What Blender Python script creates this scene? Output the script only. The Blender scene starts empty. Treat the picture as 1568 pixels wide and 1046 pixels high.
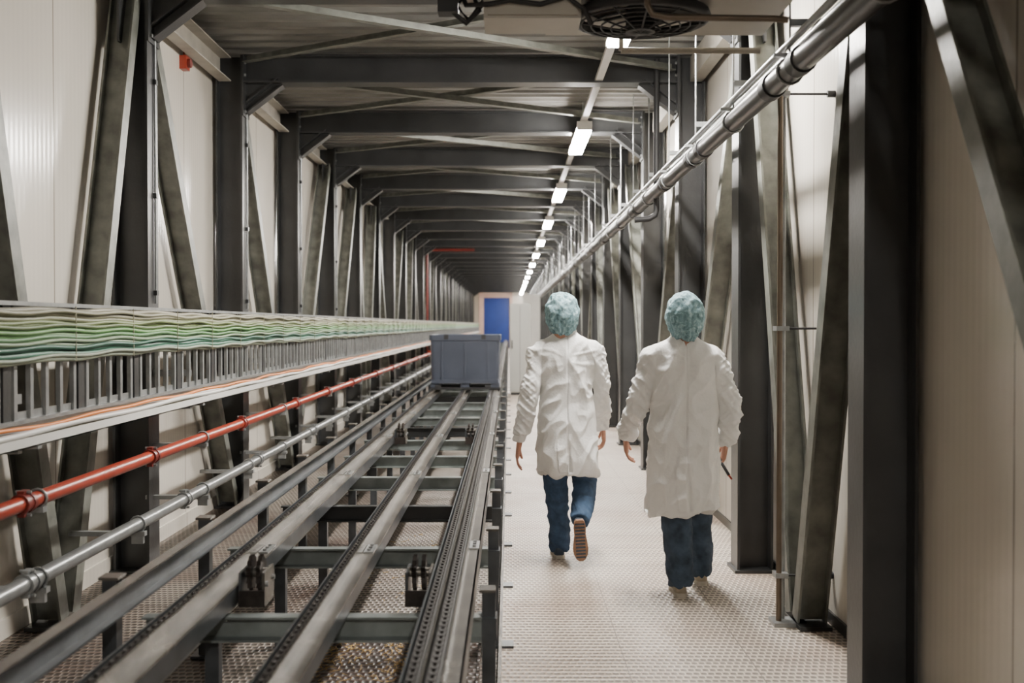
import bpy, bmesh, math, random
from mathutils import Vector, Matrix, noise
random.seed(7)
S = bpy.context.scene
COL = S.collection

# ------------------------------------------------------------------ materials
def mat(name, c, rough=0.5, metal=0.0, var=0.15, scale=6.0, bump=0.0, bscale=60.0, stretch=(1,1,1), emis=None, spec=None):
    m = bpy.data.materials.new(name); m.use_nodes = True
    nt = m.node_tree; N = nt.nodes; L = nt.links
    b = N['Principled BSDF']
    b.inputs['Roughness'].default_value = rough
    b.inputs['Metallic'].default_value = metal
    if spec is not None: b.inputs['Specular IOR Level'].default_value = spec
    tc = N.new('ShaderNodeTexCoord'); mp = N.new('ShaderNodeMapping')
    mp.inputs['Scale'].default_value = stretch
    L.new(tc.outputs['Object'], mp.inputs['Vector'])
    nz = N.new('ShaderNodeTexNoise'); nz.inputs['Scale'].default_value = scale
    nz.inputs['Detail'].default_value = 5
    L.new(mp.outputs[0], nz.inputs['Vector'])
    cr = N.new('ShaderNodeValToRGB')
    cr.color_ramp.elements[0].position = 0.3; cr.color_ramp.elements[1].position = 0.7
    cr.color_ramp.elements[0].color = (*[max(0, x*(1-var)) for x in c], 1)
    cr.color_ramp.elements[1].color = (*[min(1, x*(1+var)) for x in c], 1)
    L.new(nz.outputs['Fac'], cr.inputs['Fac'])
    L.new(cr.outputs['Color'], b.inputs['Base Color'])
    if bump > 0:
        n2 = N.new('ShaderNodeTexNoise'); n2.inputs['Scale'].default_value = bscale; n2.inputs['Detail'].default_value = 4
        L.new(mp.outputs[0], n2.inputs['Vector'])
        bp = N.new('ShaderNodeBump'); bp.inputs['Strength'].default_value = bump; bp.inputs['Distance'].default_value = 0.01
        L.new(n2.outputs['Fac'], bp.inputs['Height']); L.new(bp.outputs[0], b.inputs['Normal'])
    if emis:
        b.inputs['Emission Color'].default_value = (*emis[0], 1)
        b.inputs['Emission Strength'].default_value = emis[1]
    return m

def math_node(nt, op, a, b=None):
    n = nt.nodes.new('ShaderNodeMath'); n.operation = op
    for i, v in enumerate((a, b)):
        if v is None: continue
        if isinstance(v, (int, float)): n.inputs[i].default_value = v
        else: nt.links.new(v, n.inputs[i])
    return n.outputs[0]

def wall_mat(name, c, rough=0.33):
    m = mat(name, c, rough, 0, 0.05, 1.2)
    nt = m.node_tree; N = nt.nodes; L = nt.links; b = N['Principled BSDF']
    tc = N.new('ShaderNodeTexCoord'); sp = N.new('ShaderNodeSeparateXYZ'); L.new(tc.outputs['Object'], sp.inputs[0])
    rib = math_node(nt, 'SINE', math_node(nt, 'MULTIPLY', sp.outputs['Y'], 2*math.pi/0.055))
    fr = math_node(nt, 'FRACT', math_node(nt, 'DIVIDE', sp.outputs['Y'], 1.2))
    jt = math_node(nt, 'LESS_THAN', fr, 0.012)
    h = math_node(nt, 'SUBTRACT', math_node(nt, 'MULTIPLY', rib, 0.07), math_node(nt, 'MULTIPLY', jt, 1.0))
    bp = N.new('ShaderNodeBump'); bp.inputs['Strength'].default_value = 0.5; bp.inputs['Distance'].default_value = 0.006
    L.new(h, bp.inputs['Height']); L.new(bp.outputs[0], b.inputs['Normal'])
    src = b.inputs['Base Color'].links[0].from_socket
    mx = N.new('ShaderNodeMixRGB'); L.new(jt, mx.inputs[0]); L.new(src, mx.inputs[1]); mx.inputs[2].default_value = (c[0]*.5, c[1]*.48, c[2]*.45, 1)
    L.new(mx.outputs[0], b.inputs['Base Color'])
    return m

def grate_mat(name, c, dark, dirt, dirtamt=0.5, px=0.032, py=0.05, hd=0.7, th=0.5):
    m = bpy.data.materials.new(name); m.use_nodes = True
    nt = m.node_tree; N = nt.nodes; L = nt.links; b = N['Principled BSDF']
    b.inputs['Roughness'].default_value = 0.45
    b.inputs['Metallic'].default_value = 0.0
    tc = N.new('ShaderNodeTexCoord'); sp = N.new('ShaderNodeSeparateXYZ'); L.new(tc.outputs['Object'], sp.inputs[0])
    fy = math_node(nt, 'DIVIDE', sp.outputs['Y'], py)
    row = math_node(nt, 'FLOOR', fy)
    off = math_node(nt, 'MULTIPLY', math_node(nt, 'FRACT', math_node(nt, 'MULTIPLY', row, 0.5)), 1.0)
    fx = math_node(nt, 'FRACT', math_node(nt, 'ADD', math_node(nt, 'DIVIDE', sp.outputs['X'], px), off))
    fyy = math_node(nt, 'FRACT', fy)
    sx = math_node(nt, 'SINE', math_node(nt, 'MULTIPLY', fx, math.pi))
    sy = math_node(nt, 'SINE', math_node(nt, 'MULTIPLY', fyy, math.pi))
    bumpv = math_node(nt, 'MULTIPLY', math_node(nt, 'POWER', sx, 0.6), math_node(nt, 'POWER', sy, 1.3))
    hole = math_node(nt, 'GREATER_THAN', bumpv, th)
    seam = math_node(nt, 'LESS_THAN', math_node(nt, 'FRACT', math_node(nt, 'DIVIDE', sp.outputs['Y'], 1.0)), 0.010)
    seamx = math_node(nt, 'LESS_THAN', math_node(nt, 'FRACT', math_node(nt, 'DIVIDE', math_node(nt,'ADD',sp.outputs['X'],0.05), 0.57)), 0.008)
    hole = math_node(nt, 'MAXIMUM', math_node(nt, 'MAXIMUM', hole, seam), seamx)
    nz = N.new('ShaderNodeTexNoise'); nz.inputs['Scale'].default_value = 1.3; nz.inputs['Detail'].default_value = 7
    L.new(tc.outputs['Object'], nz.inputs['Vector'])
    cr = N.new('ShaderNodeValToRGB'); cr.color_ramp.elements[0].position = 0.40; cr.color_ramp.elements[1].position = 0.66
    L.new(nz.outputs['Fac'], cr.inputs['Fac'])
    m1 = N.new('ShaderNodeMixRGB'); m1.inputs[1].default_value = (*c, 1); m1.inputs[2].default_value = (*dirt, 1)
    L.new(math_node(nt, 'MULTIPLY', cr.outputs['Color'], dirtamt), m1.inputs[0])
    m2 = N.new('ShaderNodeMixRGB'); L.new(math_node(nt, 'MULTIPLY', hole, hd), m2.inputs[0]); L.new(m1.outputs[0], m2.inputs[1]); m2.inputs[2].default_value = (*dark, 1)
    L.new(m2.outputs[0], b.inputs['Base Color'])
    bp = N.new('ShaderNodeBump'); bp.inputs['Strength'].default_value = 0.8; bp.inputs['Distance'].default_value = 0.008
    L.new(bumpv, bp.inputs['Height']); bp.invert = True
    L.new(bp.outputs[0], b.inputs['Normal'])
    return m

M = {}
M['wall'] = wall_mat('cream_wall_panel', (0.67, 0.63, 0.56), 0.20)
M['steel'] = mat('painted_grey_steel', (0.033, 0.034, 0.035), 0.34, 0.05, 0.3, 3, 0.1, 40)
M['brace'] = mat('galvanised_brace', (0.145, 0.15, 0.132), 0.38, 0.15, 0.4, 9, 0.1, 40)
M['galv'] = mat('galvanised_steel', (0.30, 0.31, 0.31), 0.36, 0.5, 0.2, 14, 0.08, 50)
M['eave'] = mat('eaves_channel', (0.34, 0.32, 0.28), 0.5, 0.1, 0.2, 5)
M['deck'] = mat('roof_deck', (0.21, 0.205, 0.19), 0.36, 0.25, 0.25, 2)
M['floor'] = grate_mat('walkway_grating', (0.60, 0.53, 0.45), (0.11, 0.085, 0.068), (0.42, 0.31, 0.24), 0.85, hd=0.85)
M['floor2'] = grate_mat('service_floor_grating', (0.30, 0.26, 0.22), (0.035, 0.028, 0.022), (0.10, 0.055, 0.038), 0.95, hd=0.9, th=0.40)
M['tray'] = grate_mat('rusty_tray', (0.10, 0.055, 0.035), (0.016, 0.011, 0.008), (0.035, 0.022, 0.016), 0.9, hd=0.8, th=0.5)
M['dark'] = mat('black_rubber', (0.018, 0.018, 0.02), 0.55, 0, 0.3, 10)
M['chain'] = mat('oiled_chain', (0.035, 0.028, 0.025), 0.38, 0.4, 0.4, 30)
M['rail'] = mat('worn_rail_steel', (0.20, 0.185, 0.165), 0.26, 0.5, 0.5, 8, 0.05, 40)
M['rail_blue'] = mat('rail_side_steel', (0.07, 0.077, 0.085), 0.34, 0.4, 0.35, 8)
M['cross'] = mat('cross_member', (0.20, 0.225, 0.22), 0.40, 0.2, 0.3, 8)
M['red'] = mat('red_pipe_paint', (0.33, 0.038, 0.017), 0.33, 0, 0.15, 6)
M['reddark'] = mat('red_coupling', (0.17, 0.02, 0.014), 0.4, 0, 0.2, 6)
M['pipe'] = mat('galvanised_pipe', (0.26, 0.27, 0.27), 0.30, 0.5, 0.15, 12)
M['pipedark'] = mat('grey_pvc_pipe', (0.045, 0.045, 0.048), 0.36, 0, 0.15, 8)
M['rust'] = mat('copper_brown_pipe', (0.14, 0.105, 0.075), 0.4, 0.3, 0.2, 8)
M['beige'] = mat('beige_box', (0.42, 0.395, 0.34), 0.45, 0, 0.08, 4)
M['white'] = mat('white_powder_coat', (0.7, 0.69, 0.66), 0.4, 0, 0.04, 4)
M['cab'] = mat('cabinet_grey', (0.38, 0.38, 0.355), 0.4, 0, 0.05, 3)
M['blue'] = mat('blue_roller_door', (0.0025, 0.024, 0.17), 0.4, 0, 0.1, 2)
M['pink'] = mat('door_frame_paint', (0.50, 0.34, 0.28), 0.5, 0, 0.1, 3)
M['bin'] = mat('blue_grey_plastic', (0.058, 0.070, 0.102), 0.42, 0, 0.12, 4)
M['orange'] = mat('orange_cable', (0.75, 0.22, 0.03), 0.45, 0, 0.1, 5)
M['lamp'] = mat('lamp_diffuser', (0.9, 0.9, 0.9), 0.4, 0, 0, 1, emis=((1.0, 0.95, 0.88), 440.0))
M['straw'] = mat('straw', (0.5, 0.33, 0.12), 0.7, 0, 0.3, 20)
M['coat'] = mat('white_cotton_coat', (0.80, 0.795, 0.78), 0.85, 0, 0.02, 5, 0.25, 70, spec=0.2)
M['skin'] = mat('skin', (0.48, 0.24, 0.165), 0.5, 0, 0.08, 20)
M['denim'] = mat('blue_denim', (0.046, 0.080, 0.140), 0.85, 0, 0.4, 14, 0.3, 160, spec=0.2)
M['denim2'] = mat('grey_blue_denim', (0.050, 0.072, 0.104), 0.85, 0, 0.4, 14, 0.3, 160, spec=0.2)
M['sole'] = mat('tan_shoe_sole', (0.28, 0.16, 0.10), 0.6, 0, 0.25, 25, 0.5, 120)
M['shoe'] = mat('dark_shoe', (0.04, 0.06, 0.09), 0.6, 0, 0.2, 20)
M['shoe2'] = mat('beige_shoe', (0.33, 0.28, 0.21), 0.6, 0, 0.15, 20)
M['solew'] = mat('white_shoe_sole', (0.45, 0.41, 0.34), 0.6, 0, 0.15, 20)
M['hair'] = mat('brown_hair', (0.08, 0.05, 0.03), 0.6, 0, 0.4, 60)
M['eye'] = mat('eye_white', (0.8, 0.8, 0.8), 0.2, 0, 0)
M['iris'] = mat('iris_brown', (0.05, 0.03, 0.02), 0.2, 0, 0)
M['lips'] = mat('lips', (0.45, 0.16, 0.13), 0.45, 0, 0.05)
cablecols = [(0.26,0.245,0.18),(0.28,0.27,0.19),(0.20,0.21,0.12),(0.19,0.24,0.10),(0.12,0.17,0.065),(0.13,0.28,0.09),(0.11,0.24,0.10),(0.20,0.28,0.17),(0.025,0.11,0.07),(0.08,0.20,0.14),(0.24,0.28,0.21)]
for i, c in enumerate(cablecols): M['cable%d' % i] = mat('cable_sheath_%d' % i, c, 0.5, 0, 0.12, 5)

def cap_mat():
    m = bpy.data.materials.new('teal_hair_net'); m.use_nodes = True
    nt = m.node_tree; N = nt.nodes; L = nt.links; b = N['Principled BSDF']
    b.inputs['Roughness'].default_value = 0.8
    tc = N.new('ShaderNodeTexCoord')
    nz = N.new('ShaderNodeTexNoise'); nz.inputs['Scale'].default_value = 24; nz.inputs['Detail'].default_value = 6; nz.inputs['Distortion'].default_value = 1.5
    vo = N.new('ShaderNodeTexVoronoi'); vo.inputs['Scale'].default_value = 130
    L.new(tc.outputs['Object'], nz.inputs['Vector']); L.new(tc.outputs['Object'], vo.inputs['Vector'])
    cr = N.new('ShaderNodeValToRGB')
    e = cr.color_ramp.elements
    e[0].position = 0.34; e[0].color = (0.13, 0.24, 0.27, 1); e[1].position = 0.66; e[1].color = (0.48, 0.69, 0.74, 1)
    e2 = e.new(0.5); e2.color = (0.27, 0.45, 0.50, 1)
    L.new(nz.outputs['Fac'], cr.inputs['Fac'])
    mx = N.new('ShaderNodeMixRGB'); mx.blend_type = 'MULTIPLY'; mx.inputs[0].default_value = 0.5
    c2 = N.new('ShaderNodeValToRGB'); c2.color_ramp.elements[0].color = (1,1,1,1); c2.color_ramp.elements[1].color = (0.35,0.35,0.35,1)
    c2.color_ramp.elements[1].position = 0.6
    L.new(vo.outputs['Distance'], c2.inputs['Fac']); L.new(cr.outputs[0], mx.inputs[1]); L.new(c2.outputs[0], mx.inputs[2])
    L.new(mx.outputs[0], b.inputs['Base Color'])
    bp = N.new('ShaderNodeBump'); bp.inputs['Strength'].default_value = 0.6; bp.inputs['Distance'].default_value = 0.006
    L.new(nz.outputs['Fac'], bp.inputs['Height']); L.new(bp.outputs[0], b.inputs['Normal'])
    return m
M['cap'] = cap_mat()

# ------------------------------------------------------------------ mesh builder
class MB:
    def __init__(s): s.v=[]; s.f=[]; s.m=[]; s.sm=[]; s.mats=[]
    def mi(s, k):
        if k not in s.mats: s.mats.append(k)
        return s.mats.index(k)
    def add(s, vs, fs, k, smooth=False):
        o=len(s.v); i=s.mi(k); s.v += [Vector(x) for x in vs]
        for f in fs: s.f.append([o+a for a in f]); s.m.append(i); s.sm.append(smooth)
    def box(s, x0,x1,y0,y1,z0,z1,k):
        vs=[(x,y,z) for x in (x0,x1) for y in (y0,y1) for z in (z0,z1)]
        s.add(vs,[(0,1,3,2),(4,6,7,5),(0,4,5,1),(2,3,7,6),(0,2,6,4),(1,5,7,3)],k)
    def ext(s, prof, p1, p2, up, k, smooth=False):
        p1=Vector(p1); p2=Vector(p2); d=(p2-p1).normalized(); r=d.cross(Vector(up)).normalized(); u=r.cross(d)
        n=len(prof); vs=[p1+r*a+u*b for a,b in prof]+[p2+r*a+u*b for a,b in prof]
        fs=[(i,(i+1)%n,n+(i+1)%n,n+i) for i in range(n)]+[tuple(range(n))[::-1],tuple(range(n,2*n))]
        s.add(vs,fs,k,smooth)
    def tube(s, pts, r, k, seg=8, r2=None, ax=None):
        pts=[Vector(p) for p in pts]; n=len(pts)
        rs = r if isinstance(r,(list,tuple)) else [r]*n
        t0=(pts[1]-pts[0]).normalized()
        a=Vector(ax) if ax is not None else (Vector((0,0,1)) if abs(t0.z)<0.9 else Vector((1,0,0)))
        vs=[]
        for i,p in enumerate(pts):
            if i==0: t=t0
            elif i==n-1: t=(pts[-1]-pts[-2]).normalized()
            else: t=((pts[i]-pts[i-1]).normalized()+(pts[i+1]-pts[i]).normalized()).normalized()
            a=(a-t*a.dot(t)).normalized(); b=t.cross(a)
            ra=rs[i]; rb=ra*(r2 if r2 else 1)
            for j in range(seg):
                q=2*math.pi*j/seg; vs.append(p+a*(ra*math.cos(q))+b*(rb*math.sin(q)))
        fs=[]
        for i in range(n-1):
            for j in range(seg):
                j2=(j+1)%seg; fs.append((i*seg+j,i*seg+j2,(i+1)*seg+j2,(i+1)*seg+j))
        s.add(vs,fs,k,True)
        s.add([vs[j] for j in range(seg)],[tuple(range(seg))[::-1]],k); s.add(vs[-seg:],[tuple(range(seg))],k)
    def ell(s, c, r, k, seg=20, rings=14, rot=None):
        c=Vector(c); vs=[]; fs=[]
        R=rot or Matrix.Identity(3)
        vs.append(c+R@Vector((0,0,r[2])))
        for i in range(1,rings):
            t=math.pi*i/rings
            for j in range(seg):
                p=2*math.pi*j/seg; vs.append(c+R@Vector((r[0]*math.sin(t)*math.cos(p),r[1]*math.sin(t)*math.sin(p),r[2]*math.cos(t))))
        vs.append(c+R@Vector((0,0,-r[2])))
        for j in range(seg): fs.append((0,1+j,1+(j+1)%seg))
        for i in range(rings-2):
            for j in range(seg):
                a=1+i*seg+j; b=1+i*seg+(j+1)%seg; fs.append((a,a+seg,b+seg,b))
        e=len(vs)-1; o=1+(rings-2)*seg
        for j in range(seg): fs.append((o+j,e,o+(j+1)%seg))
        s.add(vs,fs,k,True)
    def loft(s, rings, k, smooth=True):
        n=len(rings[0]); vs=[p for r in rings for p in r]; fs=[]
        for i in range(len(rings)-1):
            for j in range(n):
                j2=(j+1)%n; fs.append((i*n+j,i*n+j2,(i+1)*n+j2,(i+1)*n+j))
        fs.append(tuple(range(n))[::-1]); fs.append(tuple(range(len(vs)-n,len(vs))))
        s.add(vs,fs,k,smooth)
    def mesh(s, name):
        me=bpy.data.meshes.new(name); me.from_pydata([tuple(v) for v in s.v],[],s.f)
        for k in s.mats: me.materials.append(M[k])
        for p,i,sm in zip(me.polygons,s.m,s.sm): p.material_index=i; p.use_smooth=sm
        bm=bmesh.new(); bm.from_mesh(me); bmesh.ops.recalc_face_normals(bm,faces=bm.faces); bm.to_mesh(me); bm.free()
        me.update(); return me
    def obj(s, name, parent=None, loc=None):
        o=bpy.data.objects.new(name, s.mesh(name)); COL.objects.link(o)
        if loc: o.location=loc
        if parent: o.parent=parent
        return o

def empty(name, loc=(0,0,0)):
    e=bpy.data.objects.new(name,None); COL.objects.link(e); e.empty_display_size=0.1; return e

def isec(w,h,tf=0.014,tw=0.009):
    a=w/2;b=h/2;t=tw/2
    return [(-a,-b),(a,-b),(a,-b+tf),(t,-b+tf),(t,b-tf),(a,b-tf),(a,b),(-a,b),(-a,b-tf),(-t,b-tf),(-t,-b+tf),(-a,-b+tf)]
def csec(w,h,t=0.01):
    a=w/2;b=h/2
    return [(-a,-b),(a,-b),(a,-b+t),(-a+t,-b+t),(-a+t,b-t),(a,b-t),(a,b),(-a,b)]
def lsec(w,h,t=0.008):
    return [(0,0),(w,0),(w,t),(t,t),(t,h),(0,h)]
def rect(w,h): return [(-w/2,-h/2),(w/2,-h/2),(w/2,h/2),(-w/2,h/2)]

# ------------------------------------------------------------------ dimensions
Y0=4.48; DY=2.41
YF=lambda n: Y0+DY*(n-1)        # column line n
YMIN=-5.0; YMAX=72.0
XL=-2.45; XR=1.64; ZC=3.78
NL=28

# shell
b=MB(); b.box(XL-0.1,XL,YMIN,YMAX,-0.02,ZC+0.1,'wall'); b.obj('wall_left')
b=MB(); b.box(XR,XR+0.1,YMIN,YMAX,-0.02,ZC+0.1,'wall'); b.obj('wall_right')
b=MB(); b.box(XL-0.1,XR+0.1,YMIN-0.1,YMIN,-0.02,ZC+0.1,'wall'); b.obj('wall_near')
b=MB(); b.box(XL-0.1,XR+0.1,YMAX,YMAX+0.1,-0.02,ZC+0.1,'wall'); b.obj('wall_far')
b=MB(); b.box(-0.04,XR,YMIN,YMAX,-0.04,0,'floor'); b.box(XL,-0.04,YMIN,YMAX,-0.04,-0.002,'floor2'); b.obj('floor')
# baseboards
b=MB(); b.box(XL,XL+0.012,YMIN,YMAX,0,0.10,'wall'); b.obj('baseboard_left')
b=MB(); b.box(XR-0.012,XR,YMIN,YMAX,0,0.06,'steel'); b.obj('baseboard_right')
# corrugated deck
b=MB(); per=0.2; prof=[]
y=YMIN
while y<YMAX:
    prof += [(y,ZC+0.045),(y+0.07,ZC+0.045),(y+0.095,ZC),(y+0.165,ZC),(y+0.19,ZC+0.045)]
    y+=per
vs=[];fs=[]
for (yy,zz) in prof: vs += [(XL,yy,zz),(XR,yy,zz)]
for i in range(len(prof)-1): fs.append((2*i,2*i+1,2*i+3,2*i+2))
b.add(vs,fs,'deck')
b.box(XL,XR,YMIN,YMAX,ZC+0.06,ZC+0.1,'deck'); b.obj('ceiling')

# ------------------------------------------------------------------ portal frames
XCL=-2.31; XCR=1.505
fb=MB()
fb.ext(isec(0.2,0.22),(XCL,0,0),(XCL,0,3.74),(1,0,0),'steel')
fb.ext(isec(0.2,0.22),(XCR,0,0),(XCR,0,3.74),(1,0,0),'steel')
fb.ext(isec(0.18,0.23),(XCL+0.11,0,3.63),(XCR-0.11,0,3.63),(0,0,1),'steel')
for xc,sg in ((XCL+0.11,1),(XCR-0.11,-1)):
    fb.ext(isec(0.12,0.08,0.01,0.008),(xc,0,3.30),(xc+sg*0.30,0,3.53),(0,0,1),'steel')
    fb.box(min(xc,xc+sg*0.012),max(xc,xc+sg*0.012),-0.11,0.11,3.24,3.74,'steel')
    fb.add([(xc,0.01,3.515),(xc+sg*0.22,0.01,3.515),(xc,0.01,3.34),(xc,-0.01,3.515),(xc+sg*0.22,-0.01,3.515),(xc,-0.01,3.34)],[(0,1,2),(3,5,4),(0,2,5,3),(1,4,5,2),(0,3,4,1)],'steel')
    for dz in (3.28,3.58,3.68):
        for dy in (-0.07,0.07): fb.ext([(0.012*math.cos(a*math.pi/3),0.012*math.sin(a*math.pi/3)) for a in range(6)],(xc+sg*0.012,dy,dz),(xc+sg*0.026,dy,dz),(0,0,1),'galv')
for xc in (XCL,XCR):
    fb.box(xc-0.13,xc+0.13,-0.13,0.13,0,0.018,'steel')
fme=fb.mesh('steel_portal_frame')
for n in range(-2,NL+1):
    o=bpy.data.objects.new('steel_portal_frame',fme); COL.objects.link(o); o.location=(0,YF(n),0)

# diagonal braces, by type
def brace_mesh(t):
    b=MB()
    for x in (-2.32,1.52):
        sec=isec(0.10,0.15,0.012,0.008)
        top=3.5; e=0.12
        def bar(y1,z1,y2,z2): b.ext(sec,(x,y1,z1),(x,y2,z2),(1,0,0),'brace')
        if t=='V': bar(e,top,DY/2-0.07,0.03); bar(DY-e,top,DY/2+0.07,0.03); b.box(x-0.08,x+0.08,DY/2-0.2,DY/2+0.2,0,0.02,'steel')
        if t=='R': bar(e,top,DY-e,0.06)
        if t=='L': bar(DY-e,top,e,0.06)
        if t in 'VR': b.box(x-0.006,x+0.006,0.10,0.26,3.2,3.55,'steel')
        if t in 'VL': b.box(x-0.006,x+0.006,DY-0.26,DY-0.10,3.2,3.55,'steel')
    b.ext(csec(0.10,0.20),(-2.34,0.1,3.62),(-2.34,DY-0.1,3.62),(0,0,1),'eave')
    b.ext(csec(0.10,0.20),(1.54,0.1,3.62),(1.54,DY-0.1,3.62),(0,0,1),'eave')
    b.ext(lsec(0.06,0.06),(-2.15,0.12,3.60),(1.33,DY-0.12,3.60),(0,0,1),'brace')
    b.ext(lsec(0.06,0.06),(-2.15,DY-0.12,3.665),(1.33,0.12,3.665),(0,0,1),'brace')
    return b.mesh('diagonal_bracing')
bm_={t:brace_mesh(t) for t in 'VRL'}
types={-2:'V',-1:'R',0:'L',1:'V',2:'R',3:'R',4:'L',5:'L'}
for n in range(-2,NL):
    t=types.get(n,'VRL'[n%3])
    o=bpy.data.objects.new('diagonal_bracing',bm_[t]); COL.objects.link(o); o.location=(0,YF(n),0)

# ------------------------------------------------------------------ lights
XLm=0.74; ZL=3.46
lamps=[-2.71]; y=6.93
while y<YMAX-2: lamps.append(y); y+=4.82
lb=MB()
lb.ext([(-0.075,0),(0.075,0),(0.06,0.05),(0.03,0.07),(-0.03,0.07),(-0.06,0.05)],(0,-0.76,0),(0,0.76,0),(0,0,1),'white')
lb.box(-0.068,0.068,-0.74,0.74,-0.04,-0.001,'lamp')
lb.box(-0.075,0.075,-0.765,-0.745,-0.026,0.06,'white'); lb.box(-0.075,0.075,0.745,0.765,-0.026,0.06,'white')
for yy in (-0.5,0.5): lb.tube([(0,yy,0.06),(0,yy,0.30)],0.005,'galv',6)
lme=lb.mesh('linear_light_fixture')
for yy in lamps:
    o=bpy.data.objects.new('linear_light_fixture',lme); COL.objects.link(o); o.location=(XLm,yy,ZL)
b=MB(); b.box(XLm-0.03,XLm+0.03,YMIN,YMAX,ZL+0.072,ZL+0.105,'white')
b.obj('lighting_trunking')

# ------------------------------------------------------------------ left services
XK=-1.95
b=MB()
b.box(XK-0.02,XK+0.02,YMIN,YMAX,1.595,1.612,'galv'); b.box(XK-0.02,XK-0.012,YMIN,YMAX,1.54,1.6,'galv')
b.box(XK-0.02,XK+0.02,YMIN,YMAX,1.125,1.14,'galv'); b.box(XK-0.02,XK-0.012,YMIN,YMAX,1.14,1.17,'galv')
y=0.5
i=0
while y<YMAX:
    b.ext(csec(0.03,0.02,0.004),(XK-0.01,y,1.13),(XK-0.01,y,1.60),(1,0,0),'galv')
    if i%5==0: b.box(XK-0.02,XK+0.0,y+0.04,y+0.11,1.13,1.60,'steel')
    y+=0.15; i+=1
for n in range(-1,NL+1):
    for zz in (1.20,1.5): b.box(-2.2,XK-0.02,YF(n)-0.02,YF(n)+0.02,zz,zz+0.04,'galv')
b.obj('cable_ladder_rack')
b=MB()
for i in range(11):
    z0=1.580-i*0.0205; ph=random.uniform(0,6); pts=[]; y=-0.5
    while y<YMAX:
        a=0.0045 if y<35 else 0
        pts.append((XK+0.018+0.006*math.sin(y*1.3+ph),y,z0+a*math.sin(y*8.4+0.6*math.sin(ph))+0.003*math.sin(y*2.1+ph) + (random.uniform(-.0015,.0015))))
        y+=0.14 if y<30 else 1.5
    b.tube(pts,0.0125 if i not in (8,) else 0.015,'cable%d'%i,6)
for i in (0,2,3,4,5,6,7,9):
    z0=1.570-i*0.0205; ph=random.uniform(0,6); pts=[]; y=-0.5
    while y<40:
        pts.append((XK+0.036+0.003*math.sin(y*2+ph),y,z0+0.006*math.sin(y*8.4+0.8*math.sin(ph))+0.005*math.sin(y*1.9+ph))); y+=0.12
    b.tube(pts,0.009,'cable%d'%((i+1)%11),6)
y=0.4
while y<40:
    b.box(XK+0.043,XK+0.046,y,y+0.005,1.36,1.6,'cable1'); y+=0.75
b.obj('cable_bundle')
# lower tray
b=MB()
b.box(XK-0.02,XK+0.06,YMIN,YMAX,1.035,1.04,'white'); b.box(XK+0.055,XK+0.06,YMIN,YMAX,1.035,1.075,'white'); b.box(XK-0.02,XK-0.015,YMIN,YMAX,1.035,1.12,'white')
for i,(dx,dz) in enumerate(((0.012,1.055),(0.04,1.056),(0.026,1.078),(0.05,1.09),(0.0,1.085))):
    pts=[];y=-0.5
    while y<YMAX: pts.append((XK+dx+0.003*math.sin(y*2+i),y,dz+0.004*math.sin(y*4.2+i*2))); y+=0.2 if y<30 else 2
    b.tube(pts,0.013,'white' if i!=2 else 'cable1',6)
pts=[];y=-0.5
while y<60: pts.append((XK+0.045+0.012*math.sin(y*2.7),y,1.112+0.008*math.sin(y*5.1)*math.sin(y*1.7))); y+=0.12 if y<30 else 2
b.tube(pts,0.009,'orange',6)
for n in range(-1,NL+1):
    b.box(-2.2,XK-0.02,YF(n)-0.02,YF(n)+0.02,1.0,1.035,'galv'); b.box(XK-0.02,XK+0.06,YF(n)-0.02,YF(n)+0.02,1.02,1.034,'galv')
b.obj('cable_tray')

def coupling(b,x,y,z,r,k,kb):
    for dy in (-0.03,0.03): b.tube([(x,y+dy-0.012,z),(x,y+dy+0.012,z)],r*1.32,k,12)
    b.tube([(x,y-0.03,z),(x,y+0.03,z)],r*1.18,k,12)
    for s in (-1,1):
        b.box(x-0.014,x+0.014,y-0.028,y+0.028,z+s*r*1.2,z+s*r*1.65,kb)
        b.tube([(x-0.03,y,z+s*r*1.45),(x+0.03,y,z+s*r*1.45)],0.007,'galv',6)
def ubolt(b,x,y,z,r):
    pts=[(x-0.02,y,z-r-0.03)]+[(x+ (r+0.006)*math.sin(a),y,z-(r+0.006)*math.cos(a)) for a in [math.pi*2*q/12 for q in range(13)]]
    b.tube(pts,0.006,'galv',6)

XP=-1.90
b=MB(); b.tube([(XP,YMIN,0.82),(XP,YMAX-1,0.82)],0.031,'red',14)
for y in [2.4,4.35,5.9,7.9,9.9,11.6,13.4,15.8,18,20.4,22.8,25.5]: coupling(b,XP,y,0.82,0.031,'reddark','reddark')
for n in range(-1,NL): 
    y=YF(n)
    b.box(-2.2,XP+0.03,y-0.02,y+0.02,0.765,0.787,'galv'); ubolt(b,XP,y,0.82,0.031)
b.obj('sprinkler_main_pipe')
b=MB(); b.tube([(-2.12,28.7,0.82),(-2.12,28.7,3.3),(-2.12,28.7,3.40),(-2.05,28.7,3.44),(-0.9,28.7,3.44)],0.034,'reddark',10); b.tube([(-2.12,28.7,0.82),(XP,28.7,0.82)],0.03,'red',10); b.obj('sprinkler_riser_pipe')
b=MB(); XG=-1.90; b.tube([(XG,YMIN,0.50),(XG,YMAX-1,0.50)],0.033,'pipe',14)
for y in [4.38,6.5,8.4,10.8,13,15,17.5,20,22.4]: coupling(b,XG,y,0.50,0.033,'pipe','galv')
for n in range(-1,NL):
    for y in (YF(n),YF(n)+DY/2):
        b.box(-2.25,XG+0.04,y-0.02,y+0.02,0.44,0.463,'galv'); ubolt(b,XG,y,0.50,0.033)
        b.box(XG-0.03,XG+0.03,y-0.012,y+0.012,0.40,0.44,'galv')
b.obj('compressed_air_pipe')
b=MB()
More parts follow.
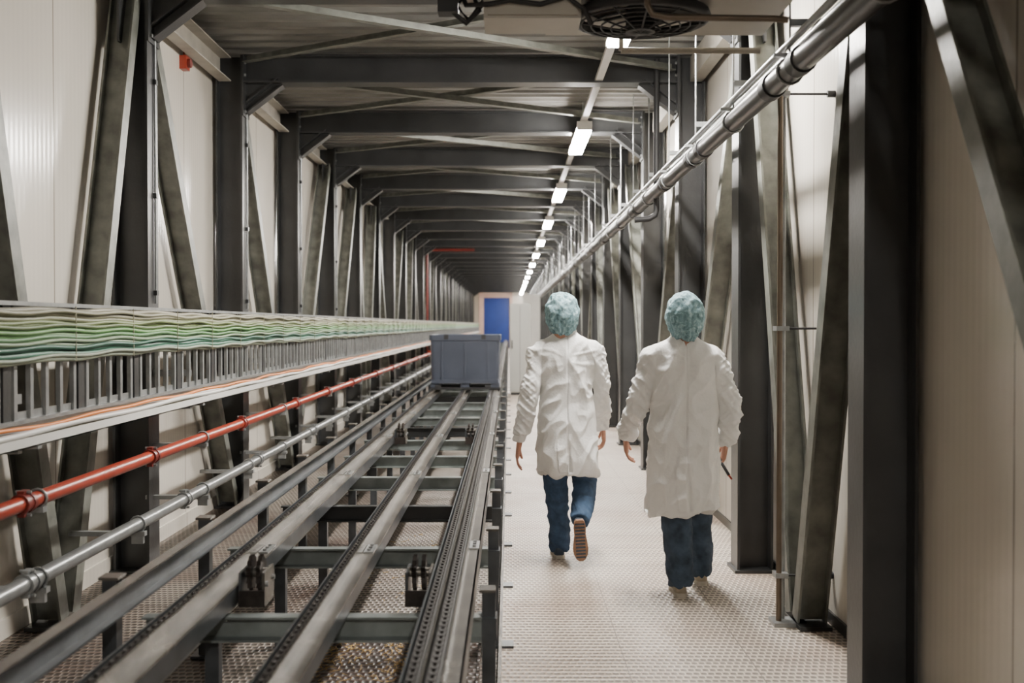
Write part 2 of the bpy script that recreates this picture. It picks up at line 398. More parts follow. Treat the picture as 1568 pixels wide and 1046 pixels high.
for n in (2,3,4,5):
    b.tube([(-2.19,YF(n)+0.02,1.65),(-2.19,YF(n)+0.02,3.3)],0.008,'galv',6)
    for z in (1.7,2.3,3.0): b.box(-2.2,-2.178,YF(n)-0.0,YF(n)+0.04,z,z+0.03,'steel')
b.obj('conduit_drops')
b=MB(); b.box(-2.45,-2.40,8.3,8.40,3.42,3.52,'red'); b.tube([(-2.40,8.35,3.47),(-2.375,8.35,3.47)],0.035,'reddark',12)
b.tube([(-2.43,8.35,3.52),(-2.43,8.35,3.6),(-2.43,8.6,3.66),(-2.43,8.9,3.66)],0.007,'red',6); b.obj('fire_alarm_sounder')

# ------------------------------------------------------------------ conveyor
Z=0.60
b=MB(); y1=0.6; y2=66
def strip(x0,x1,z0,z1,k): b.box(x0,x1,y1,y2,z0,z1,k)
b.ext(csec(0.04,0.09,0.006),(-1.33,y1,Z-0.025),(-1.33,y2,Z-0.025),(0,0,1),'rail_blue')
strip(-1.352,-1.308,Z+0.02,Z+0.026,'rail')
y=1.5
while y<y2:
    b.ext(csec(0.05,0.06,0.006),(-1.395,y,0),(-1.395,y,Z+0.03),(0,1,0),'rail_blue'); b.box(-1.43,-1.36,y-0.04,y+0.04,Z+0.03,Z+0.04,'rail')
    b.box(-1.45,-1.34,y-0.06,y+0.06,0,0.012,'rail_blue')
    y+=1.2
def chainrow(x,z,w=0.024):
    b.box(x-w/2-0.006,x+w/2+0.006,y1,y2,z-0.03,z-0.008,'chain')
    y=y1
    while y<14:
        b.box(x-w/2,x-w/2+0.006,y,y+0.044,z-0.008,z+0.010,'chain'); b.box(x+w/2-0.006,x+w/2,y,y+0.044,z-0.008,z+0.010,'chain')
        b.box(x-w/2,x+w/2,y+0.012,y+0.030,z-0.006,z+0.005,'chain'); y+=0.052
    b.box(x-w/2,x+w/2,14,y2,z-0.008,z+0.010,'chain')
strip(-1.088,-1.052,Z-0.11,Z-0.03,'rail_blue'); chainrow(-1.07,Z); strip(-1.05,-1.044,Z-0.05,Z+0.014,'rail'); strip(-1.096,-1.090,Z-0.05,Z+0.014,'rail_blue')
strip(-1.044,-0.995,Z-0.036,Z-0.028,'rail'); strip(-1.001,-0.995,Z-0.10,Z-0.036,'rail_blue')
strip(-0.650,-0.616,Z-0.10,Z-0.03,'rail_blue'); chainrow(-0.633,Z); strip(-0.614,-0.608,Z-0.05,Z+0.014,'rail'); strip(-0.658,-0.652,Z-0.05,Z+0.014,'rail_blue')
strip(-0.608,-0.562,Z-0.036,Z-0.028,'rail'); strip(-0.568,-0.562,Z-0.09,Z-0.036,'rail_blue')
strip(-0.275,-0.175,Z-0.11,Z-0.03,'rail_blue'); chainrow(-0.255,Z); chainrow(-0.2,Z)
strip(-0.282,-0.276,Z-0.05,Z+0.012,'rail_blue'); strip(-0.230,-0.225,Z-0.05,Z+0.01,'rail'); strip(-0.175,-0.168,Z-0.05,Z+0.014,'rail')
strip(-0.168,-0.125,Z-0.02,Z-0.012,'rail'); strip(-0.131,-0.125,Z-0.11,Z-0.012,'rail_blue')
y=2.2
while y<20:
    for x in (-1.02,-0.585,-0.146):
        zz=Z-0.028+(0.016 if x>-0.2 else 0)
        b.box(x-0.02,x+0.02,y,y+0.16,zz,zz+0.006,'galv')
        for dy in (0.03,0.08,0.13): b.tube([(x,y+dy,zz+0.006),(x,y+dy,zz+0.014)],0.008,'galv',6)
    y+=2.4
y=2.75; i=0
while y<y2:
    b.ext(csec(0.06,0.09,0.008),(-1.30,y,Z-0.16),(-0.10,y,Z-0.16),(0,0,1),'cross' if i%4!=3 else 'steel')
    b.ext(csec(0.05,0.05,0.006),(-0.075,y+0.1,0.0),(-0.075,y+0.1,Z-0.05),(1,0,0),'rail_blue')
    b.box(-0.115,-0.045,y+0.05,y+0.15,Z-0.22,Z-0.14,'rail_blue')
    b.box(-0.10,0.02,y+0.05,y+0.15,0,0.012,'rail_blue')
    b.box(-0.11,-0.05,y+0.06,y+0.14,Z-0.05,Z-0.04,'rail')
    b.ext(csec(0.05,0.05,0.006),(-1.08,y+0.1,0.0),(-1.08,y+0.1,Z-0.16),(1,0,0),'rail_blue')
    y+=1.2; i+=1
b.box(-0.05,-0.035,y1,y2,0,0.03,'rail'); 
b.tube([(-1.2,y1,0.30),(-1.2,y2,0.30)],0.014,'pipe',8)
conv=b.obj('chain_conveyor')

def sprocket(x,y,nm='sprocket'):
    b=MB(); z=Z-0.005; prof=[]
    for i in range(28):
        a=2*math.pi*i/28; r=0.066 if i%2==0 else 0.052; prof.append((r*math.cos(a),r*math.sin(a)))
    for dx in (-0.017,0.017): b.ext(prof,(x+dx-0.008,y,z),(x+dx+0.008,y,z),(0,0,1),'chain')
    b.tube([(x-0.045,y,z),(x+0.045,y,z)],0.018,'rail',10)
    b.box(x-0.048,x-0.038,y-0.08,y+0.08,z-0.11,z+0.015,'rail_blue'); b.box(x+0.038,x+0.048,y-0.08,y+0.08,z-0.11,z+0.015,'rail')
    b.box(x-0.048,x+0.048,y-0.085,y-0.077,z-0.11,z-0.05,'chain')
    for dy in (-0.06,0.06):
        b.tube([(x+0.046,y+dy,z-0.03),(x+0.056,y+dy,z-0.03)],0.01,'galv',6)
    b.obj(nm,conv)
for (x,y) in ((-0.945,4.15),(-0.335,4.15),(-0.945,9.7),(-0.335,9.7)): sprocket(x,y)
b=MB(); b.box(-1.04,-0.14,1.0,5.5,0.004,0.012,'tray'); b.box(-1.05,-1.04,1.0,5.5,0.004,0.04,'tray'); b.box(-0.14,-0.13,1.0,5.5,0.004,0.04,'tray'); b.box(-1.05,-0.13,5.5,5.51,0.004,0.03,'tray'); b.obj('drip_tray')
b=MB()
for i in range(700):
    if i%3: x=random.gauss(random.choice((-0.85,-0.45)),0.10); y=random.gauss(5.0,0.2)
    else: x=random.uniform(-1.3,-0.15); y=random.uniform(3.6,8)
    x=min(max(x,-1.0),-0.2)
    a=random.uniform(0,3.14); l=random.uniform(0.01,0.045)
    b.ext(rect(0.003,0.002),(x,y,0.014),(x+l*math.cos(a),y+l*math.sin(a),0.015+random.uniform(0,0.008)),(0,0,1),'straw')
b.obj('straw_debris')

# bin
b=MB(); bx0,bx1=-1.12,-0.12; by0,by1=15.5,16.7; bz0,bz1=0.70,1.375
def sqr(ins,z):
    x0,x1,ya,yb=bx0+ins,bx1-ins,by0+ins,by1-ins; c=0.05; pts=[]
    for cx,cy,a0 in ((x1-c,yb-c,0),(x0+c,yb-c,90),(x0+c,ya+c,180),(x1-c,ya+c,270)):
        for q in range(5):
            a=math.radians(a0+q*22.5); pts.append(Vector((cx+c*math.cos(a),cy+c*math.sin(a),z)))
    return pts
b.loft([sqr(0.035,bz0),sqr(0.03,bz0+0.02),sqr(0.018,bz1-0.08),sqr(0.0,bz1-0.078),sqr(0.0,bz1-0.0),sqr(0.025,bz1),sqr(0.05,bz1-0.05),sqr(0.06,bz0+0.04)],'bin',False)
for xx in (-0.94,-0.62,-0.30): b.box(xx-0.013,xx+0.013,by0+0.008,by0+0.04,bz0,bz1-0.08,'bin')
for xx in (-0.88,-0.36): b.box(xx-0.03,xx+0.03,by0-0.006,by0+0.02,bz1-0.06,bz1+0.004,'dark')
b.box(bx0+0.03,bx1-0.03,by0+0.01,by0+0.05,bz0,bz0+0.05,'bin')
for xx in (-1.04,-0.62,-0.2):
    b.box(xx-0.06,xx+0.06,by0+0.04,by1-0.04,0.64,0.705,'bin')
for xx in (-1.0,-0.3):
    b.tube([(xx-0.04,by0+0.06,0.652),(xx+0.04,by0+0.06,0.652)],0.035,'dark',12)
b.box(bx0+0.01,bx1-0.01,by0+0.02,by1-0.02,0.615,0.643,'dark')
b.obj('plastic_pallet_bin')

# ------------------------------------------------------------------ right services
b=MB(); X=1.2; Zp=2.604
b.tube([(X,YMIN,Zp),(X,YMAX-1,Zp)],0.05,'pipedark',16)
for y in [3.4,4.6,5.1,6.9,7.3,8.6,10.4,12,14,16,18,20]:
    b.tube([(X,y-0.05,Zp),(X,y+0.05,Zp)],0.058,'dark',16)
b.obj('drain_pipe')
b=MB()
b.tube([(X-0.02,YMIN,Zp+0.10),(X-0.02,YMAX-1,Zp+0.10)],0.016,'pipe',8)
b.tube([(X+0.07,YMIN,Zp+0.13),(X+0.07,YMAX-1,Zp+0.13)],0.022,'pipe',8)
for n in range(0,NL):
    for y in (YF(n)+0.3,YF(n)+1.5):
        b.tube([(X,y,Zp+0.05),(X,y,3.74)],0.005,'galv',6)
        b.box(X-0.07,X+0.10,y-0.012,y+0.012,Zp+0.06,Zp+0.075,'galv')
        b.tube([(X+0.056*math.cos(a),y,Zp+0.056*math.sin(a)) for a in [2*math.pi*q/14 for q in range(15)]],0.006,'galv',6)
        b.box(X,XCR-0.1,y-0.015,y+0.015,Zp+0.19,Zp+0.22,'galv')
b.obj('pipe_hanger_rail')
b=MB(); b.tube([(1.21,9.18,3.70),(1.21,9.18,2.46),(1.20,9.18,2.42),(1.15,9.18,2.39),(1.03,9.18,2.38)],0.024,'dark',10); b.obj('black_downpipe')
b=MB(); b.tube([(1.365,5.62,0.02),(1.365,5.62,2.72)],0.014,'rust',10); b.tube([(1.395,5.66,0.02),(1.395,5.66,2.9)],0.01,'galv',8)
for z in (2.68,1.50,0.25):
    b.tube([(1.365,5.62,z),(1.60,5.62,z)],0.006,'dark',6); b.tube([(1.60,5.62,z),(1.64,5.62,z)],0.018,'dark',8); b.box(1.345,1.41,5.60,5.68,z-0.012,z+0.012,'galv')
b.box(1.33,1.5,5.56,5.70,0,0.02,'galv')
b.obj('vertical_conduit')

# ceiling fan/cooler unit
b=MB()
yc=4.52
b.box(0.16,1.12,4.2,4.95,2.80,3.05,'beige')
b.box(-0.10,0.28,4.36,4.60,2.715,2.84,'beige'); b.box(-0.085,0.265,4.345,4.36,2.725,2.83,'beige')
cx=0.53
ring=[(cx+0.26*math.cos(a),yc+0.26*math.sin(a),2.76) for a in [2*math.pi*q/32 for q in range(33)]]
b.tube(ring,0.022,'dark',8)
b.tube([(cx,yc,2.70),(cx,yc,2.80)],0.06,'dark',14)
for rr in (0.08,0.12,0.16,0.20,0.24):
    b.tube([(cx+rr*math.cos(a),yc+rr*math.sin(a),2.70+rr*0.15) for a in [2*math.pi*q/28 for q in range(29)]],0.004,'dark',5)
for q in range(12):
    a=2*math.pi*q/12; b.tube([(cx,yc,2.695),(cx+0.26*math.cos(a),yc+0.26*math.sin(a),2.74)],0.004,'dark',5)
for q in range(5):
    a=2*math.pi*q/5; R=Matrix.Rotation(a,3,'Z')
    vs=[Vector((cx,yc,2.775))+R@Vector(v) for v in ((0.05,-0.02,0.015),(0.24,-0.06,0.02),(0.24,0.07,-0.015),(0.05,0.03,-0.015))]
    b.add(vs+[v+Vector((0,0,0.004)) for v in vs],[(0,1,2,3),(7,6,5,4),(0,4,5,1),(1,5,6,2),(2,6,7,3),(3,7,4,0)],'dark')
b.tube([(0.51,4.28,2.95),(0.51,4.15,2.80),(0.51,4.13,2.70),(0.53,4.13,2.665),(0.58,4.13,2.655),(0.98,4.13,2.65),(1.03,4.13,2.645)],0.012,'rust',10)
b.tube([(0.50,5.0,2.745),(1.12,5.0,2.745)],0.014,'beige',10); b.tube([(0.50,5.0,2.745),(0.50,5.0,3.0)],0.012,'beige',8)
for (xx,yy) in ((0.2,4.3),(1.08,4.3),(0.2,4.9),(1.08,4.9)): b.tube([(xx,yy,3.0),(xx,yy,3.79)],0.008,'galv',6)
dz=-0.085
b.tube([(-0.25,4.4,3.7),(-0.25,4.4,2.95),(-0.23,4.4,2.84+dz),(-0.17,4.4,2.79+dz),(-0.12,4.4,2.84+dz),(-0.15,4.4,2.92+dz),(-0.21,4.4,2.86+dz),(-0.16,4.4,2.80+dz),(-0.10,4.4,2.79)],0.012,'dark',8)
b.tube([(-0.20,4.42,3.7),(-0.20,4.42,2.85),(-0.17,4.40,2.775),(-0.08,4.33,2.76),(0.0,4.33,2.775),(0.12,4.33,2.76),(0.22,4.33,2.79),(0.29,4.33,2.74),(0.32,4.36,2.69)],0.010,'dark',8)
b.box(-0.28,-0.20,4.36,4.44,2.74,2.82,'dark'); b.box(-0.22,-0.14,4.38,4.46,2.80,2.9,'rust')
b.obj('ceiling_fan_unit')

# ------------------------------------------------------------------ far end
b=MB(); b.box(-1.65,0.02,71.9,71.97,0,3.25,'blue')
for i in range(14): b.box(-1.65,0.02,71.88,71.9,0.05+i*0.23,0.20+i*0.23,'blue')
b.obj('door_1')
b=MB(); b.box(-1.95,-1.65,71.7,72,0,3.75,'pink'); b.box(0.02,0.2,71.7,72,0,3.6,'pink'); b.box(-1.65,0.02,71.7,72,3.25,3.55,'pink'); b.obj('trim_1')
b=MB(); b.box(0.01,0.46,24.0,24.5,0.05,1.97,'cab'); b.box(0.02,0.45,23.98,24.0,0.08,1.94,'cab'); b.box(0.03,0.44,24.02,24.48,0,0.05,'dark')
b.box(0.05,0.07,23.955,23.98,1.0,1.18,'dark'); b.box(0.225,0.232,23.972,23.98,0.1,1.92,'dark'); b.obj('control_cabinet')
b=MB(); b.box(0.5,1.1,40,40.5,0,2.6,'white'); b.box(0.52,1.08,39.97,40,0.05,2.55,'white'); b.box(0.56,0.58,39.95,39.97,1.2,1.4,'dark'); b.obj('lit_wall_stand_in')  # added white block, stands in for a brightly lit stretch of wall

# ------------------------------------------------------------------ people
def catmull(P,n=6):
    out=[]; L=len(P)
    for i in range(L-1):
        p0=P[max(i-1,0)];p1=P[i];p2=P[i+1];p3=P[min(i+2,L-1)]
        for s in range(n):
            t=s/n
            out.append(tuple(0.5*((2*b_)+(-a+c)*t+(2*a-5*b_+4*c-d)*t*t+(-a+3*b_-3*c+d)*t**3) for a,b_,c,d in zip(p0,p1,p2,p3)))
    out.append(tuple(P[-1])); return out
def limb(b,P,k='coat',seg=20,n=6,r2=None,ax=None):
    Q=catmull(P,n); b.tube([q[:3] for q in Q],[q[3] for q in Q],k,seg,r2,ax)
def torso(b,P,k,n=5,seg=40,e=2.25):
    Q=catmull(P,n); rings=[]
    for z,cx,cy,rx,ry in Q:
        r=[]
        for j in range(seg):
            a=2*math.pi*j/seg; c,s=math.cos(a),math.sin(a)
            r.append(Vector((cx+rx*math.copysign(abs(c)**(2/e),c),cy+ry*math.copysign(abs(s)**(2/e),s),z)))
        rings.append(r)
    b.loft(rings,k)
def fuse(b,voxel,smooth=4,fac=0.5):
    me=b.mesh('tmp'); o=bpy.data.objects.new('tmp',me); COL.objects.link(o)
    m=o.modifiers.new('r','REMESH'); m.mode='VOXEL'; m.voxel_size=voxel
    if smooth:
        s=o.modifiers.new('s','SMOOTH'); s.iterations=smooth; s.factor=fac
    dg=bpy.context.evaluated_depsgraph_get(); dg.update()
    me2=bpy.data.meshes.new_from_object(o.evaluated_get(dg)); 
    bpy.data.objects.remove(o)
    return me2
def finish(me,name,matk,parent,disp=None):
    if disp:
        nr=[v.normal.copy() for v in me.vertices]
        for v,n in zip(me.vertices,nr): v.co += disp(v.co,n)
    me.materials.clear(); me.materials.append(M[matk])
    for p in me.polygons: p.use_smooth=True; p.material_index=0
    me.update()
    o=bpy.data.objects.new(name,me); COL.objects.link(o); o.parent=parent; return o
def nz3(x,y,z): return noise.noise(Vector((x,y,z)))

def hand(name,w,d,n,t,curl,parent,sc=1.0):
    w=Vector(w); d=Vector(d).normalized(); n=Vector(n); n=(n-d*n.dot(d)).normalized(); t0=Vector(t); t=d.cross(n); 
    if t.dot(t0)<0: t=-t
    b=MB()
    rings=[]
    for s,ra,rb in ((-0.05,0.024,0.019),(-0.01,0.026,0.019),(0.02,0.034,0.017),(0.05,0.040,0.016),(0.08,0.041,0.014),(0.092,0.036,0.010)):
        c=w+d*s*sc; rings.append([c+t*(ra*sc*math.cos(2*math.pi*j/16))+n*(rb*sc*math.sin(2*math.pi*j/16)) for j in range(16)])
    b.loft(rings,'skin')
    for off,ln,r in ((0.029,0.078,0.0085),(0.010,0.086,0.009),(-0.010,0.080,0.0085),(-0.029,0.062,0.0075)):
        p=w+(d*0.075+t*off)*sc; pts=[tuple(p)+(r*sc,)]; ang=0
        for fr,cu in ((0.30,0.2),(0.30,1.0),(0.24,1.9),(0.16,2.6)):
            ang=curl*cu; dirv=d*math.cos(ang)+n*math.sin(ang)+t*off*1.5
            p=p+dirv.normalized()*ln*fr*sc*1.15; r*=0.93; pts.append(tuple(p)+(r*sc,))
        b.tube([q[:3] for q in pts],[q[3] for q in pts],'skin',10)
        b.ell(pts[-1][:3],(r*sc,)*3,'skin',10,8)
    p=w+(d*0.02+t*0.026)*sc; pts=[p]; 
    for dv,l in ((d*0.7+t*0.65+n*0.25,0.036),(d*0.85+t*0.3+n*0.35,0.032),(d*0.9+n*0.5,0.024)):
        p=p+dv.normalized()*l*sc; pts.append(p)
    b.tube(pts,[0.013*sc,0.0115*sc,0.010*sc,0.008*sc],'skin',10); b.ell(pts[-1],(0.008*sc,)*3,'skin',10,8)
    me=fuse(b,0.0028,2,0.4); return finish(me,name,'skin',parent)

def shoe(name,pos,toe,up,parent,kup,ksole,kbot=None):
    toe=Vector(toe).normalized(); up=Vector(up); up=(up-toe*up.dot(toe)).normalized(); side=toe.cross(up)
    pos=Vector(pos)
    W=lambda x,y,z: pos+side*x+toe*y+up*z
    out=[(0,0.020),(0.012,0.030),(0.05,0.036),(0.10,0.034),(0.15,0.041),(0.19,0.046),(0.23,0.041),(0.26,0.027),(0.272,0.012)]
    b=MB()
    ringout=[( w_,y_) for y_,w_ in out]+[(-w_,y_) for y_,w_ in out[::-1]]
    b.loft([[W(x*1.04,y,0.0) for x,y in ringout],[W(x*1.07,y,0.012) for x,y in ringout],[W(x*1.04,y,0.026) for x,y in ringout]],ksole,False)
    if kbot:
        for i in range(11):
            yy=0.02+i*0.022; b.add([W(-0.03,yy,-0.003),W(0.03,yy,-0.003),W(0.03,yy+0.01,-0.003),W(-0.03,yy+0.01,-0.003),W(-0.03,yy,0.004),W(0.03,yy,0.004),W(0.03,yy+0.01,0.004),W(-0.03,yy+0.01,0.004)],[(0,1,2,3),(4,7,6,5),(0,4,5,1),(1,5,6,2),(2,6,7,3),(3,7,4,0)],kbot)
    hs={0:0.075,0.012:0.085,0.05:0.088,0.10:0.085,0.15:0.070,0.19:0.055,0.23:0.046,0.26:0.038,0.272:0.028}
    rings=[]
    for y_,w_ in out:
        h=hs[y_]; r=[]
        for j in range(13):
            a=math.pi*j/12; r.append(W(w_*math.cos(a),y_,0.024+(h-0.024)*max(0.0,math.sin(a))**0.8))
        rings.append(r)
    b.loft(rings,kup)
    return b.obj(name,parent)

def head(parent,x,y,ztop,yaw=0.0):
    R=Matrix.Rotation(yaw,4,'Z'); T=Matrix.Translation((x,y,ztop-0.105))@R
    b=MB()
    b.ell((0,-0.008,0),(0.076,0.094,0.092),'skin',24,18)
    b.ell((0,0.030,-0.055),(0.062,0.062,0.070),'skin',20,14)
    b.ell((0,0.055,-0.10),(0.032,0.032,0.026),'skin',16,10)
    b.tube([(0,0.088,-0.012),(0,0.106,-0.042),(0,0.098,-0.052)],[0.007,0.012,0.010],'skin',10)
    for s in (-1,1):
        b.ell((s*0.076,-0.004,-0.030),(0.008,0.018,0.030),'skin',12,10)
        b.ell((s*0.040,0.062,-0.045),(0.022,0.018,0.020),'skin',12,10)
        b.ell((s*0.030,0.080,0.006),(0.022,0.010,0.006),'skin',12,8)
    limb(b,[(0,-0.015,-0.05,0.058),(0,-0.018,-0.12,0.055),(0,-0.02,-0.19,0.06),(0,-0.02,-0.26,0.075)],'skin')
    me=fuse(b,0.0045,3,0.5); me.transform(T); finish(me,'head',"skin",parent)
    b=MB()
    for s in (-1,1):
        b.ell((s*0.030,0.0835,-0.012),(0.012,0.008,0.0085),'eye',12,10); b.ell((s*0.030,0.0905,-0.012),(0.005,0.003,0.005),'iris',10,8)
        b.tube([(s*0.016,0.092,0.012),(s*0.03,0.093,0.017),(s*0.045,0.083,0.012)],0.003,'hair',6)
    b.ell((0,0.090,-0.074),(0.022,0.008,0.005),'lips',14,8); b.ell((0,0.089,-0.081),(0.018,0.008,0.005),'lips',14,8)
    me=b.mesh('face_details'); me.transform(T); o=bpy.data.objects.new('face_details',me); COL.objects.link(o); o.parent=parent
    b=MB(); b.ell((0,-0.018,0.004),(0.083,0.096,0.097),'hair',24,16); b.ell((0,-0.058,-0.070),(0.052,0.036,0.045),'hair',18,12)
    me=b.mesh('hair'); me.transform(T)
    bm=bmesh.new(); bm.from_mesh(me)
    Ti=T.inverted(); dele=[v for v in bm.verts if (Ti@v.co).y>0.045 and (Ti@v.co).z<0.055]
    bmesh.ops.delete(bm,geom=dele,context='VERTS'); bm.to_mesh(me); bm.free()
    o=bpy.data.objects.new('hair',me); COL.objects.link(o); o.parent=parent
    seg=96; rows=44; vs=[]; fs=[]
    for i in range(rows+1):
        t=i/rows
        ang=t*math.radians(142)
        for j in range(seg):
            p=2*math.pi*j/seg
            f=math.sin(p)
            rr=math.sin(ang)
            xx=0.108*rr*math.cos(p); yy=0.114*rr*math.sin(p)-0.018; zz=0.120*math.cos(ang)
            low=max(0,(t-0.35)/0.65)
            zz += low*( 0.085*max(0,f)*1.1 - 0.028*max(0,-f)**0.6 ) - 0.030*low
            pl=0.0035*math.sin(p*26)*max(0,(t-0.6)/0.4)
            dd=1+0.09*nz3(xx*20+x*3,yy*20,zz*20)+0.06*(0.5-abs(nz3(xx*38,yy*38,zz*30+x))*2)
            vs.append(Vector((xx*dd+pl*math.cos(p),yy*dd+pl*math.sin(p),zz*dd)))
    for i in range(rows):
        for j in range(seg):
            fs.append((i*seg+j,i*seg+(j+1)%seg,(i+1)*seg+(j+1)%seg,(i+1)*seg+j))
    b=MB(); b.add(vs,fs,'cap',True); me=b.mesh('hair_net_cap'); me.transform(T)
    o=bpy.data.objects.new('hair_net_cap',me); COL.objects.link(o); o.parent=parent

def person(c):
    P=empty('worker_in_lab_coat'); x,y=c['x'],c['y']
    b=MB()
    torso(b,[(z,x+dx,y+dy,rx,ry) for z,dx,dy,rx,ry in c['torso']],'coat')
    for L in c['arms']: limb(b,L,'coat',22,7)
    zt=c['torso'][-1][0]
    b.tube([(x+c['nx']+0.064*math.cos(a),y+0.055*math.sin(a)-0.005,zt-0.005+0.012*math.sin(a)) for a in [2*math.pi*q/24 for q in range(25)]],0.013,'coat',8)
    me=fuse(b,0.005,4,0.5)
    hem=c['torso'][0][0]; seed=c['seed']; tz=zt
    def disp(p,n):
        qx,qy,qz=p.x-x,p.y-y,p.z
        low=min(1,max(0,(tz-0.35-qz)/0.55)); up=min(1,max(0,(tz-0.02-qz)/0.1))
        armw=min(1,max(0,(abs(qx)-0.17)/0.05)) if qz>hem+0.25 else 0
        d=0.042*low*(1-armw)*nz3(qx*9+seed,qy*9,qz*1.2)
        sx=abs(qx)
        ang=math.atan2(1.30-qz,max(0.02,sx+0.05)); rad=math.hypot(1.30-qz,sx+0.05)
        fan=math.sin(ang*11+seed*3+5*nz3(qx*5,seed,qz*5)+(1.3 if qx>0 else 0))
        d+=0.006*max(0,fan)**2*math.exp(-((rad-0.25)/0.22)**2)*(1-armw)*up*min(1,sx/0.07)
        r1=1-abs(nz3(sx*6+qz*3.5+seed+(5 if qx>0 else 0),qy*5,qz*2.6-sx*3))*3.2
        r2=1-abs(nz3(qx*12-qz*6,qy*11+seed,qz*6+qx*5))*3.4
        d+=up*(0.012*max(r1,-.4)+0.007*max(r2,-.4))
        r3=1-abs(nz3(qx*8+seed,qy*8,qz*18+qx*22))*2.8
        r4=1-abs(nz3(qx*14+seed,qy*14,qz*34-qx*26))*2.8
        d+=armw*up*(0.009*max(r3,-.5)+0.004*max(r4,-.5))
        if n.y<0 and qz>hem+0.02:
            s=abs(qx)
            if s<0.006: d-=0.004
            if qz<hem+0.27:
                k=(hem+0.27-qz)/0.27
                e=qx-0.02*k
                if abs(e)<0.012: d-=0.03*k*(1-abs(e)/0.012)
                elif -0.07<e<0: d+=0.014*k
        v=n*d
        if p.z<hem+0.012: v.z += c['hemslope']*qx
        elif p.z<hem+0.3: v.z += c['hemslope']*qx*(1-(p.z-hem)/0.3)
        return v
    finish(me,'lab_coat','coat',P,disp)
    b=MB()
    torso(b,[(z,x+dx,y+dy,rx,ry) for z,dx,dy,rx,ry in c['pelvis']],'denim')
    for L in c['legs']: limb(b,L,'denim',22,7)
    me=fuse(b,0.006,4,0.5)
    def dj(p,n):
        r=1-abs(nz3(p.x*7+seed,p.y*7,p.z*11+p.x*8))*2.6; r2=1-abs(nz3(p.x*15,p.y*15+seed,p.z*22+p.x*15))*2.6
        k=1.0 if p.z<0.25 else (0.7 if p.z<0.6 else 0.3)
        return n*(0.010*k*max(r,-.6)+0.005*k*max(r2,-.6))
    finish(me,'jeans',c['denim'],P,dj)
    head(P,*c['head'])
    for i,h in enumerate(c['hands']): hand('hand_%d'%(i+1),*h[:5],P,c.get('hs',1.0))
    for i,s in enumerate(c['shoes']): shoe('shoe_%d'%(i+1),s[0],s[1],s[2],P,*s[3:])
    return P

PELV=[(0.70,0,0,0.10,0.075),(0.80,0,0,0.125,0.085),(0.92,0,0,0.120,0.080),(0.98,0,0,0.10,0.07)]
A=dict(x=0.365,y=7.12,seed=3.1,nx=-0.01,hemslope=-0.01,denim='denim',
  torso=[(0.57,0.0,0,0.207,0.155),(0.66,0.0,0,0.200,0.152),(0.80,0,0,0.190,0.148),(0.92,0,0,0.176,0.140),(1.05,0,0,0.163,0.122),(1.18,0,0,0.168,0.120),(1.29,0,0,0.180,0.118),(1.365,0,0,0.178,0.105),(1.415,0,0,0.145,0.085),(1.448,-0.005,0,0.095,0.068),(1.485,-0.01,0,0.062,0.055)],
  arms=[[(0.27,7.12,1.37,0.056),(0.205,7.12,1.345,0.064),(0.165,7.10,1.23,0.057),(0.130,7.07,1.08,0.051),(0.100,7.08,0.93,0.048),(0.068,7.10,0.775,0.043)],
        [(0.46,7.12,1.37,0.056),(0.525,7.12,1.345,0.064),(0.562,7.15,1.23,0.057),(0.588,7.18,1.09,0.051),(0.605,7.27,0.96,0.047),(0.622,7.39,0.84,0.043)]],
  pelvis=PELV,
  legs=[[(0.295,7.12,0.88,0.070),(0.290,7.14,0.70,0.082),(0.300,7.17,0.48,0.073),(0.318,7.22,0.28,0.066),(0.330,7.26,0.055,0.060)],
        [(0.435,7.12,0.88,0.070),(0.470,7.17,0.68,0.080),(0.486,7.24,0.50,0.078),(0.476,7.12,0.42,0.070),(0.452,6.98,0.33,0.062),(0.440,6.925,0.295,0.056)]],
  head=(0.335,7.12,1.712,0.05),
  hands=[((0.063,7.105,0.755),(-0.15,0.05,-1),(1,0,0.1),(0,1,0),0.35),((0.624,7.405,0.825),(0.1,0.35,-1),(-1,0,0),(0,1,0),0.5)],
  shoes=[((0.325,7.19,0.0),(-0.03,1,0),(0,0,1),'shoe','solew'),((0.432,6.855,0.31),(0.06,0.22,-0.95),(0,0.95,0.22),'shoe','sole','shoe')])
person(A)
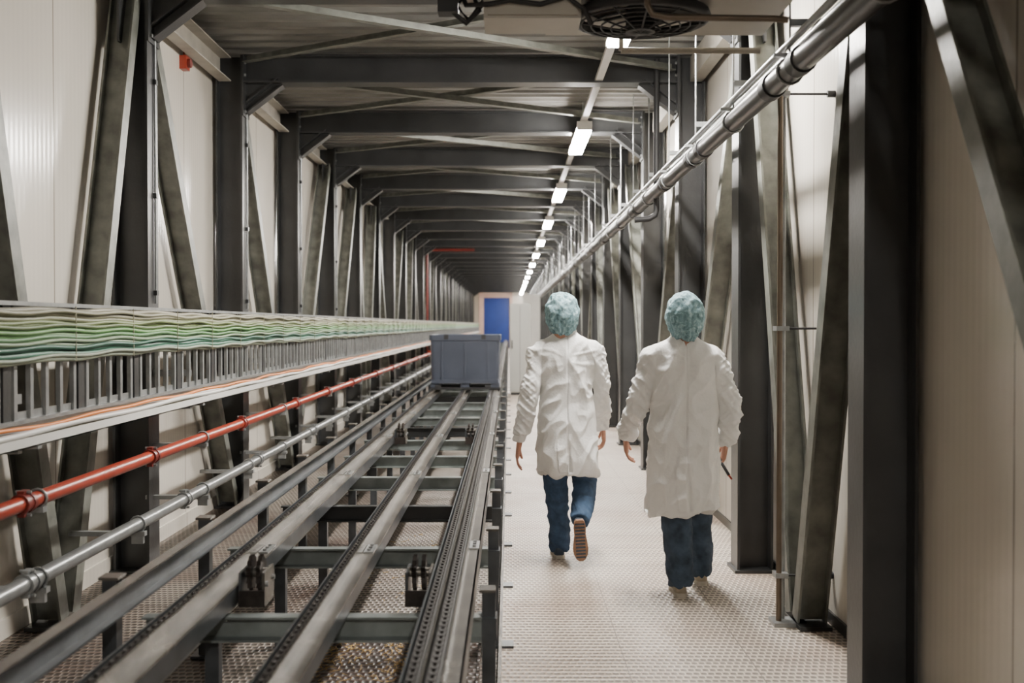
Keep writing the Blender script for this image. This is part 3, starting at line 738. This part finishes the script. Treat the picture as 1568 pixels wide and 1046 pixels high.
B=dict(x=0.985,y=6.30,seed=8.7,nx=0.0,hemslope=0.10,denim='denim2',
  torso=[(0.465,-0.01,0,0.218,0.162),(0.58,-0.01,0,0.210,0.157),(0.75,0,0,0.200,0.152),(0.90,0,0,0.190,0.144),(1.05,0,0,0.180,0.128),(1.17,0,0,0.182,0.12),(1.28,0,0,0.187,0.118),(1.35,0,0,0.182,0.105),(1.40,0,0,0.150,0.085),(1.432,0,0,0.098,0.068),(1.468,0,0,0.062,0.055)],
  arms=[[(0.89,6.30,1.355,0.058),(0.828,6.30,1.33,0.067),(0.782,6.30,1.21,0.060),(0.732,6.31,1.08,0.054),(0.697,6.36,0.98,0.050),(0.672,6.42,0.885,0.044)],
        [(1.08,6.30,1.355,0.058),(1.145,6.30,1.33,0.067),(1.192,6.29,1.21,0.060),(1.238,6.28,1.07,0.055),(1.250,6.31,0.96,0.051),(1.243,6.36,0.855,0.045)]],
  pelvis=PELV,
  legs=[[(0.915,6.30,0.87,0.070),(0.925,6.29,0.68,0.092),(0.938,6.27,0.46,0.085),(0.950,6.24,0.27,0.075),(0.962,6.23,0.055,0.066)],
        [(1.055,6.30,0.87,0.070),(1.075,6.36,0.68,0.082),(1.095,6.44,0.46,0.075),(1.112,6.49,0.27,0.068),(1.125,6.52,0.055,0.062)]],
  head=(0.992,6.30,1.69,-0.08),
  hands=[((0.675,6.435,0.865),(0.05,0.25,-1),(1,0,0.1),(0,1,0),0.45),((1.240,6.375,0.835),(-0.12,0.2,-1),(-1,0,0),(0,1,0),0.85)],
  shoes=[((0.955,6.165,0.0),(0.03,1,0),(0,0,1),'shoe2','solew'),((1.120,6.45,0.0),(0.06,1,0),(0,0,1),'shoe2','solew')])
person(B)
b=MB(); b.tube([(1.19,6.44,0.80),(1.21,6.38,0.74),(1.245,6.30,0.665)],0.009,'dark',8); b.tube([(1.245,6.30,0.665),(1.258,6.285,0.645)],0.006,'red',8); b.obj('marker_pen')

# ------------------------------------------------------------------ world + camera
w=bpy.data.worlds.new('world'); S.world=w; w.use_nodes=True
w.node_tree.nodes['Background'].inputs[0].default_value=(0.5,0.5,0.55,1); w.node_tree.nodes['Background'].inputs[1].default_value=0.02
cam=bpy.data.cameras.new('camera'); co=bpy.data.objects.new('camera',cam); COL.objects.link(co)
co.location=(0,0,1.52); co.rotation_euler=(math.radians(90-0.874),0,math.radians(-0.134))
cam.sensor_width=36; cam.lens=1705/1568*36; cam.clip_start=0.05; cam.clip_end=200
cam.dof.use_dof=True; cam.dof.focus_distance=6.6; cam.dof.aperture_fstop=2.4
S.camera=co
